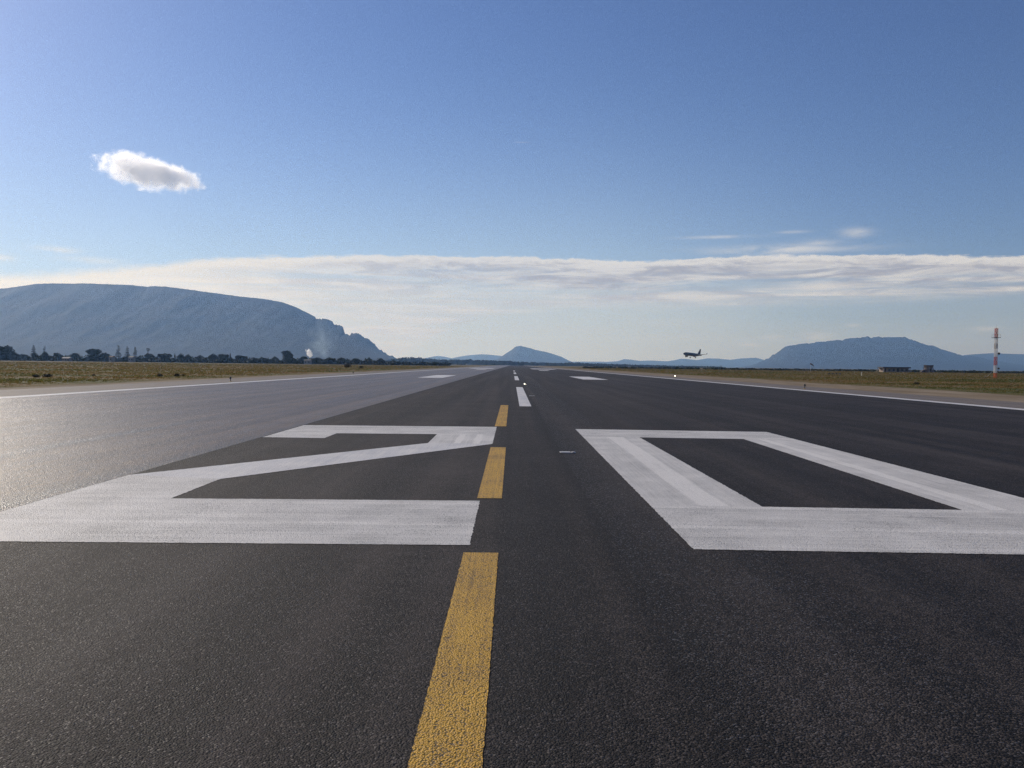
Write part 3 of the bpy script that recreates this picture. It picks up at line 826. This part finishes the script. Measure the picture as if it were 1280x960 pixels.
range_mesh('hill', [(500, 456), (520, 450), (539, 446), (546, 444.7), (554, 445.3), (565, 447.7), (572.5, 445.9), (585.6, 443.8), (602.5, 442.5), (613.7, 443.2), (627, 444.8), (645, 449), (670, 454), (690, 458)], 14000, 2200, M_MTN2, 240, 50, 11, 0.12)
range_mesh('hill', [(690, 458), (705, 453), (717, 452), (745.6, 451.9), (758.7, 452.2), (772, 451.5), (780, 448.5), (790.6, 449.6), (800, 451), (815, 450.4), (833.7, 451.5), (845, 449.6), (850.6, 448), (860, 448.7), (871, 450),
     (884, 447.7), (899, 448), (914, 449.6), (927.5, 447.7), (946, 446.8), (955.6, 449.6), (970, 453), (990, 458)], 14500, 2200, M_MTN2, 360, 50, 13, 0.12)
RISE = [(455, 455.5), (486, 449.5), (505, 446.6), (520, 446.6), (539, 448), (557.5, 449.6), (585.6, 449.2), (614, 450.4), (651, 452.2), (689, 453.4), (707, 453), (745, 454.3), (777.5, 455.6), (815, 456.8), (852, 457.7), (890, 459.2), (910, 461)]
range_mesh('wooded_rise', [(a, b + 1.8) for a, b in RISE], 2600, 420, M_WOODLAND, 300, 30, 15, 0.15)
def rise_wood(r, n):
    px = r.uniform(470, 895, n); s = r.random(n) ** .6
    top = np.interp(px, [p[0] for p in RISE], [p[1] + 1.8 for p in RISE])
    Y = 2600 - 420 * (1 - s)
    zt = np.array([at(a, b, 2600).z for a, b in zip(px, top)])
    P = np.stack([(px - 640) / F_PX * (2600 + (Y - 2600) * .75), Y, FIELD_Z - 1.5 + (zt - FIELD_Z + 1.5) * s ** 1.25 - 1.0], 1)
    R = r.uniform(3, 8, n); Hh = r.uniform(3.5, 8, n)
    return P, R, Hh
scrub('woodland', rise_wood, 1900, 0.24, 73, 'bluish far-off wood along the low rise beyond the runway end', 'woodland', M_LEAF)

# ------------------------------------------------------------------ buildings
def house(px, base_w, h, Y, label, roof_m, wall_m, pitch=0.35, depth=6.0, cat='house', openings=3):
    p = at(px, 455, Y); p.z = FIELD_Z
    o = empty('house', p, label, cat)
    w = span(0, base_w, Y); rh = pitch * depth / 2
    MB().box(0, 0, h / 2, w, depth, h).build('wall', wall_m, o)
    rf = MB(); e = .35
    A = [(-w / 2 - e, -depth / 2 - e, h), (w / 2 + e, -depth / 2 - e, h), (w / 2 + e, depth / 2 + e, h), (-w / 2 - e, depth / 2 + e, h)]
    B = [(-w / 2 - e, 0, h + rh), (w / 2 + e, 0, h + rh)]
    rf.face(A[0], A[1], B[1], B[0]); rf.face(A[2], A[3], B[0], B[1]); rf.face(A[1], A[2], B[1]); rf.face(A[3], A[0], B[0]); rf.face(A[3], A[2], A[1], A[0])
    rf.build('roof', roof_m, o)
    for k in range(openings):
        x = -w / 2 + w * (k + .5) / openings
        MB().box(x, -depth / 2 - .02, h * .55, .9, .08, 1.2).build('window', M_OPEN, o)
    return o
house(140, 4, 4.6, 770, 'little white house right of the umbrella pine', M_TILE, M_WALLP, openings=1)
house(84, 9, 3.0, 775, 'low pale shed left of the umbrella pine', worn('pale_sheet_roof', (0.2, 0.2, 0.21), (0.15, 0.15, 0.16), .4), M_WALL)
house(165, 5.5, 4.6, 772, 'pale walled house between the middle tall conifers', worn('faded_roof', (0.22, 0.2, 0.18), (0.16, 0.15, 0.14), .4), M_WALLP, openings=2)
house(385, 8, 3.6, 770, 'low pale house in front of the white smoke', worn('grey_roof', (0.13, 0.125, 0.125), (0.1, 0.095, 0.095), .4), M_WALLP, openings=2)

# low flat-roofed shed on the right horizon
p = at(1117, 465, 500); p.z = FIELD_Z
sh = empty('flat_roofed_shed', p, 'long low shed with a dark flat roof on the right horizon', 'shed')
MB().box(0, 0, 1.2, 15.2, 6, 2.4).build('wall', M_WALL, sh)
MB().box(0.3, -.2, 2.75, 16.8, 7.2, .7).build('roof', M_ROOF, sh)
MB().box(-8.2, 0, 2.2, 2.0, 3.0, .4).build('canopy', M_ROOF, sh)
for k in range(6):
    MB().box(-6.6 + 2.6 * k, -3.01, 1.25, 1.3, .08, 1.3 if k % 3 else 2.0).build('window' if k % 3 else 'door', M_OPEN if k % 3 else M_ROOF, sh)
for k in range(7):
    MB().box(-7.3 + 2.45 * k, -3.35, 1.2, .18, .18, 2.4).build('post', M_WALLP, sh)
MB().box(9.5, -.5, .75, 1.5, 1.5, 1.5).build('side_bin', M_WALLP, sh)
# flared tower
p = at(1160.5, 465, 500); p.z = FIELD_Z
tw = empty('flared_tower', p, 'squat flared concrete tower with a flat slab top', 'tower')
pr = [(0, 3.0), (.7, 2.6), (1.6, 2.15), (2.6, 2.0), (3.5, 2.15), (3.9, 2.3)]
MB().lathe(pr, 10).build('tower_body', M_CONC, tw)
MB().lathe([(3.9, 2.45), (3.95, 2.75), (4.45, 2.75), (4.5, 2.5)], 10).build('slab_top', M_ROOF, tw)
for k in range(10):
    a = 2 * math.pi * k / 10
    MB().tube((3.1 * math.cos(a), 3.1 * math.sin(a), 0), (2.35 * math.cos(a), 2.35 * math.sin(a), 3.9), .22, .16, 5).build('rib', M_WALLP if k % 2 else M_CONC, tw)
MB().box(-.3, -2.3, 1.2, .9, .3, 1.9).build('door', M_OPEN, tw)
MB().face((-5.2, -1.2, 0), (-2.4, -1.2, 0), (-2.4, -1.2, 2.0), (-4.0, -1.2, 1.1)).face((-5.2, 1.2, 0), (-4.0, 1.2, 1.1), (-2.4, 1.2, 2.0), (-2.4, 1.2, 0)).face((-5.2, -1.2, 0), (-4.0, -1.2, 1.1), (-4.0, 1.2, 1.1), (-5.2, 1.2, 0)).face((-4.0, -1.2, 1.1), (-2.4, -1.2, 2.0), (-2.4, 1.2, 2.0), (-4.0, 1.2, 1.1)).build('lean_to', M_ROOF, tw)

# distant bushes and marker items on the right field
for i, (px, w, h, lab) in enumerate(((1058, 2.4, 1.7, 'dark bush left of the long low shed, first of three'), (1064, 1.6, 1.6, 'dark bush left of the long low shed, middle of three'), (1071, 1.4, 1.7, 'dark bush left of the long low shed, nearest to the shed'))):
    shrub(px, 464, 500, w, h, lab, 30 + i)
p = at(1077, 469, 200); p.z = FIELD_Z
mk = empty('marker_post', p, 'short white marker post in the right-hand grass', 'marker')
MB().lathe([(0, .17), (.06, .17), (.08, .12)], 10).build('base', M_CONC, mk)
MB().tube((0, 0, .07), (0, 0, .82), .12, .10, 10).build('post', worn('marker_paint', (.75, .68, .5), (.55, .5, .36), 3), mk)
MB().lathe([(.82, .13), (.88, .13), (.92, .05)], 10).build('cap', M_WHITEP, mk)
p = at(1043, 469, 200); p.z = FIELD_Z
lb = empty('light_bar', p, 'low dark bar of lamp boxes on legs in the right grass', 'lamp')
MB().box(0, 0, .42, 3.4, .08, .08).build('crossbar', M_DARKM, lb)
for k in range(4):
    x = -1.35 + .9 * k
    MB().tube((x, 0, 0), (x, 0, .4), .03, .03, 6).build('leg', M_DARKM, lb)
    MB().box(x, -.05, .54, .34, .3, .18).build('lamp_box', M_DARKM, lb)

# windsock
p = at(1013, 463, 430); p.z = FIELD_Z
ws = empty('windsock', p, 'dark windsock drooping from a thin pole on the right field', 'windsock')
MB().tube((0, 0, 0), (0, 0, 4.0), .07, .05, 8).build('pole', M_WHITEP, ws)
MB().lathe([(3.72, .34), (3.76, .34)], 12).build('hoop', M_DARKM, ws)
R = []
for k in range(7):
    s = k / 6; c = Vector((-.1 + 1.75 * s, 0, 4.1 - .25 * s - .9 * s * s)); r = .36 - .15 * s
    R.append([(c.x + r * .4 * math.sin(a) * s, c.y + r * math.cos(a), c.z + r * math.sin(a)) for a in (2 * math.pi * q / 12 for q in range(12))])
MB().rings(R).build('sock', M_SOCK, ws, True)

# red and white lattice mast
p = at(1244, 471, 186); p.z = FIELD_Z
ms = empty('lattice_mast', p, 'red and white lattice mast standing in the right-hand grass', 'mast')
Wm = .225
def section(z0, z1, m):
    b = MB(); C4 = [(-Wm, -Wm), (Wm, -Wm), (Wm, Wm), (-Wm, Wm)]
    for x, y in C4: b.tube((x, y, z0), (x, y, z1), .05, .05, 6)
    nb = max(1, round((z1 - z0) / .62)); hz = (z1 - z0) / nb
    for i in range(nb):
        for k in range(4):
            a, c2 = C4[k], C4[(k + 1) % 4]
            if i % 2: a, c2 = c2, a
            b.tube((a[0], a[1], z0 + i * hz), (c2[0], c2[1], z0 + (i + 1) * hz), .035, .035, 5)
            b.tube((a[0], a[1], z0 + i * hz + .03), (c2[0], c2[1], z0 + i * hz + .03), .03, .03, 5)
    return b.build('mast_section', m, ms)
for z0, z1, m in ((0, 1.2, M_ORANGE), (1.2, 2.9, M_WHITEP), (2.9, 4.8, M_RED), (4.8, 6.6, M_WHITEP), (6.6, 7.9, worn('faded_mast_paint', (.42, .33, .28), (.3, .25, .22), 1.5)), (7.9, 9.1, M_WHITEP), (9.1, 11.3, M_RED)):
    section(z0 + .01, z1, m)
pl = MB().box(0, 0, 9.12, 1.35, 1.35, .1)
pl.build('platform', M_DARKM, ms)
rl = MB()
for x, y in ((-.62, -.62), (.62, -.62), (.62, .62), (-.62, .62)): rl.tube((x, y, 9.1), (x, y, 9.9), .02, .02, 5)
for zz in (9.5, 9.9):
    for a, b in (((-.62, -.62), (.62, -.62)), ((.62, -.62), (.62, .62)), ((.62, .62), (-.62, .62)), ((-.62, .62), (-.62, -.62))): rl.tube((*a, zz), (*b, zz), .018, .018, 5)
rl.build('railing', M_STEEL, ms)
for z, s in ((5.55, 1), (2.2, .8)):
    ar = MB().tube((Wm, 0, z), (Wm + .42, 0, z), .04, .04, 6).build('side_arm', M_DARKM, ms)
    MB().lathe([(-.16, .10), (-.1, .24 * s), (.1, .27 * s), (.12, .05)], 12, 'y', (Wm + .5, 0, z)).build('dish', M_DARKM, ar)
MB().tube((0, 0, 11.3), (0, 0, 12.1), .02, .012, 6).build('lightning_rod', M_STEEL, ms)
MB().box(.05, -.32, 7.2, .28, .1, .8).build('equipment_box', M_STEEL, ms)
MB().tube((-Wm, 0, 2.0), (-2.3, -.4, .1), .022, .022, 5).build('stay', M_WHITEP, ms)
MB().box(-2.45, -.4, .12, .4, .4, .3).build('anchor_block', M_CONC, ms)

# ------------------------------------------------------------------ airliner on approach
p = at(865.5, 443.2, 1010)
pln = empty('airliner', p, 'dark airliner low on approach with wheels and engines hanging down', 'airplane')
pln.rotation_euler = (rad(3.0), 0, rad(180 - 47))     # nose towards -Y local before turning... built nose along +Y
L = 37.5
prof = [(-18.7, .12), (-17.2, .5), (-14, 1.05), (-10, 1.62), (-6.5, 1.95), (0, 1.98), (12, 1.98), (14.5, 1.85), (16.3, 1.45), (17.6, .9), (18.4, .4), (18.7, .06)]
fb = MB(); RR = []
for y, r in prof:
    zc = 0.55 * max(0, (-y - 6) / 12.7) - .35 * max(0, (y - 13) / 5.7)
    RR.append([(r * math.cos(a), y, zc + r * 1.04 * math.sin(a)) for a in (2 * math.pi * k / 20 for k in range(20))])
fus = fb.rings(RR).build('fuselage', M_FUSE, pln, True)
def wing(pts, thick, m, name, parent=pln):
    """pts: list of (leading point, trailing point) from root to tip"""
    b = MB(); R = []
    for (lead, trail), th in zip(pts, thick):
        lead, trail = Vector(lead), Vector(trail); up = Vector((0, 0, 1)) if name != 'tail_fin' else Vector((1, 0, 0))
        R.append([lead, lead.lerp(trail, .3) + up * th, trail, lead.lerp(trail, .3) - up * th])
    return b.rings(R).build(name, m, parent)
for s in (-1, 1):
    wing([((s * 1.4, 4.2, -.9), (s * 1.4, -2.9, -1.1)), ((s * 6.2, 1.4, -.45), (s * 6.2, -2.9, -.7)), ((s * 16.8, -4.6, .65), (s * 16.8, -6.1, .6))], (.5, .34, .1), M_BELLY, 'wing')
    wing([((s * 16.8, -4.6, .65), (s * 16.8, -6.1, .6)), ((s * 17.1, -5.4, 2.4), (s * 17.1, -6.5, 2.4))], (.08, .04), M_TAIL, 'winglet')
    wing([((s * .8, -13.6, .95), (s * .8, -16.9, .95)), ((s * 6.2, -16.6, 1.5), (s * 6.2, -18.1, 1.5))], (.22, .07), M_BELLY, 'tailplane')
    wing([((s * 2.2, -2.95, -1.05), (s * 2.2, -4.3, -1.9)), ((s * 10.5, -4.3, -.3), (s * 10.5, -5.2, -.9))], (.1, .06), M_BELLY, 'flap')
    en = MB().lathe([(5.6, .95), (5.4, 1.12), (4.2, 1.18), (2.6, 1.0), (1.6, .72)], 16, 'y', (s * 5.75, 0, -2.05)).build('engine', M_NACELLE, pln, True)
    MB().lathe([(5.62, .9), (5.5, .2), (5.75, .06)], 12, 'y', (s * 5.75, 0, -2.05)).build('fan', M_OPEN, en)
    MB().box(s * 5.75, 1.9, -.95, .3, 3.6, 1.0).build('pylon', M_BELLY, pln)
    lg = MB().tube((s * 3.8, -1.2, -1.2), (s * 3.8, -1.2, -3.7), .18, .14, 8).build('landing_gear', M_STEEL, pln)
    for q in (-.47, .47):
        MB().tube((s * 3.8 + q - .2, -1.2, -3.75), (s * 3.8 + q + .2, -1.2, -3.75), .58, .58, 14).build('wheel', M_TYRE, lg)
wing([((0, -10.6, 1.7), (0, -17.0, 1.4)), ((0, -15.6, 7.9), (0, -17.9, 7.9))], (.32, .1), M_TAIL, 'tail_fin')
ng = MB().tube((0, 13.3, -1.6), (0, 13.5, -3.75), .12, .1, 8).build('nose_gear', M_STEEL, pln)
for q in (-.25, .25):
    MB().tube((q - .11, 13.5, -3.85), (q + .11, 13.5, -3.85), .38, .38, 12).build('wheel', M_TYRE, ng)
for s in (-1, 1):
    MB().box(s * .62, 16.6, .75, .75, .5, .45, s * -.5).build('cockpit_window', M_OPEN, fus)
wl = MB()
for s in (-1, 1):
    for k in range(38): wl.box(s * 1.955, 12 - .58 * k, .45, .08, .26, .36)
tag(wl.build('cabin_windows', M_OPEN, fus), kind='stuff')

# ------------------------------------------------------------------ smoke, cloud and haze
def volume_mat(name, dens_fn, colour, aniso, step=None):
    m = bpy.data.materials.new(name); m.use_nodes = True
    t = NT(m.node_tree); t.n.clear()
    o = t.new('ShaderNodeOutputMaterial'); v = t.new('ShaderNodeVolumePrincipled')
    v.inputs['Color'].default_value = (*colour, 1); v.inputs['Absorption Color'].default_value = (1, 1, 1, 1)
    v.inputs['Anisotropy'].default_value = aniso
    d = dens_fn(t); t.put(v.inputs['Density'], d)
    t.l.new(v.outputs[0], o.inputs['Volume'])
    if step is not None:
        try: m.cycles.volume_step_rate = step
        except Exception: pass
    return m
def blob_mesh(name, r, seed, m, bumps=0.16, sub=4):
    import bmesh
    bm = bmesh.new(); bmesh.ops.create_icosphere(bm, subdivisions=sub, radius=1.0)
    for v in bm.verts:
        p = np.array(v.co); f = 1 + bumps * (2 * float(fbm(np.array([p[0] * 2 + 5]), np.array([p[1] * 2 + p[2] * 1.3]), seed, 3)[0]) - 1)
        v.co = Vector((p[0] * r[0] * f, p[1] * r[1] * f, p[2] * r[2] * f))
    me = bpy.data.meshes.new(name); bm.to_mesh(me); bm.free(); me.materials.append(m)
    return me
def puff_density(rx, ry, rz, scale, peak, lo, hi, amt=1.0, detail=5):
    def fn(t):
        co = t.new('ShaderNodeTexCoord').outputs['Object']
        q = t.new('ShaderNodeVectorMath', operation='LENGTH'); t.put(q.inputs[0], t.map(co, (1 / rx, 1 / ry, 1 / rz)))
        n = t.noise(co, scale, detail, 0.6, 0.2)
        f = t.add(t.m('SUBTRACT', 1.0, q.outputs['Value']), t.mul(t.sub(n, 0.5), amt))
        return t.mul(t.step(f, lo, hi), peak)
    return fn
# small cloud, about four kilometres off
Yc = 4000.0; pc = at(189, 216, Yc); half = span(120, 258, Yc) / 2
rc = (half * 1.12, 130.0, span(0, 23.5, Yc))
def cloud_density(t):
    co = t.new('ShaderNodeTexCoord').outputs['Object']
    x, y, z = t.xyz(co)
    # fat towards the left end, thin towards the right
    fat = t.step(x, -rc[0], rc[0], 1.15, 0.66, smooth=False)
    n0 = t.noise(co, 0.006, 3, 0.5)
    q = t.new('ShaderNodeVectorMath', operation='LENGTH')
    zz = t.m('DIVIDE', t.add(z, t.mul(t.sub(n0, 0.5), 40.0)), fat)
    t.put(q.inputs[0], t.map(t.vec(x, y, zz), (1.02 / rc[0], 1 / rc[1], 1 / rc[2])))
    n = t.noise(co, 0.016, 8, 0.62, 0.3)
    f = t.add(t.m('SUBTRACT', 0.92, q.outputs['Value']), t.mul(t.sub(n, 0.5), 1.9))
    return t.mul(t.step(f, 0.0, 0.5), 0.024)
M_CLOUD = volume_mat('cloud_vapour', cloud_density, (1, 1, 1), 0.6, 0.3)
cl = link('cloud', blob_mesh('cloud', rc, 4, M_CLOUD, 0.2)); cl.location = pc; cl.rotation_euler = (0, rad(11.5), 0)
tag(cl, 'small white cloud with a grey middle alone in the blue sky', 'cloud')
# smoke beyond the trees
Ys = 900.0; ps = at(386.5, 441, Ys)
rs = (3.4, 3.0, 5.6)
sm = link('smoke', blob_mesh('smoke_puff', rs, 8, volume_mat('white_smoke', puff_density(*rs, 0.34, 0.95, 0.05, 0.6, 2.8), (1, 1, 1), 0.5, 0.5), 0.22)); sm.location = ps; sm.rotation_euler = (0, rad(-28), 0)
tag(sm, 'dense white smoke puff behind the trees under the big mountain', 'smoke', kind='stuff')
rw = (26.0, 12.0, 30.0); pw = at(402, 425, 930)
sw = link('smoke', blob_mesh('smoke_wisp', rw, 9, volume_mat('thin_smoke', puff_density(*rw, 0.06, 0.020, 0.2, 1.1, 2.8), (0.62, 0.82, 1.0), 0.4, 0.5), 0.2)); sw.location = pw; sw.rotation_euler = (0, rad(-28), 0)
tag(sw, 'thin bluish smoke drifting up against the big mountain', 'smoke', kind='stuff')

HAZE_D = 8.6e-5
HAZE_TOP = 640.0
M_HAZE = volume_mat('haze_air', lambda t: HAZE_D, (0.28, 0.53, 1.0), 0.35)
hz = MB().box(0, 8000, (HAZE_TOP - 2.8) / 2, 40000, 22000, HAZE_TOP + 2.8).build('haze', M_HAZE)
tag(hz, 'pale blue haze lying over the plain and mountains', 'haze', kind='stuff')
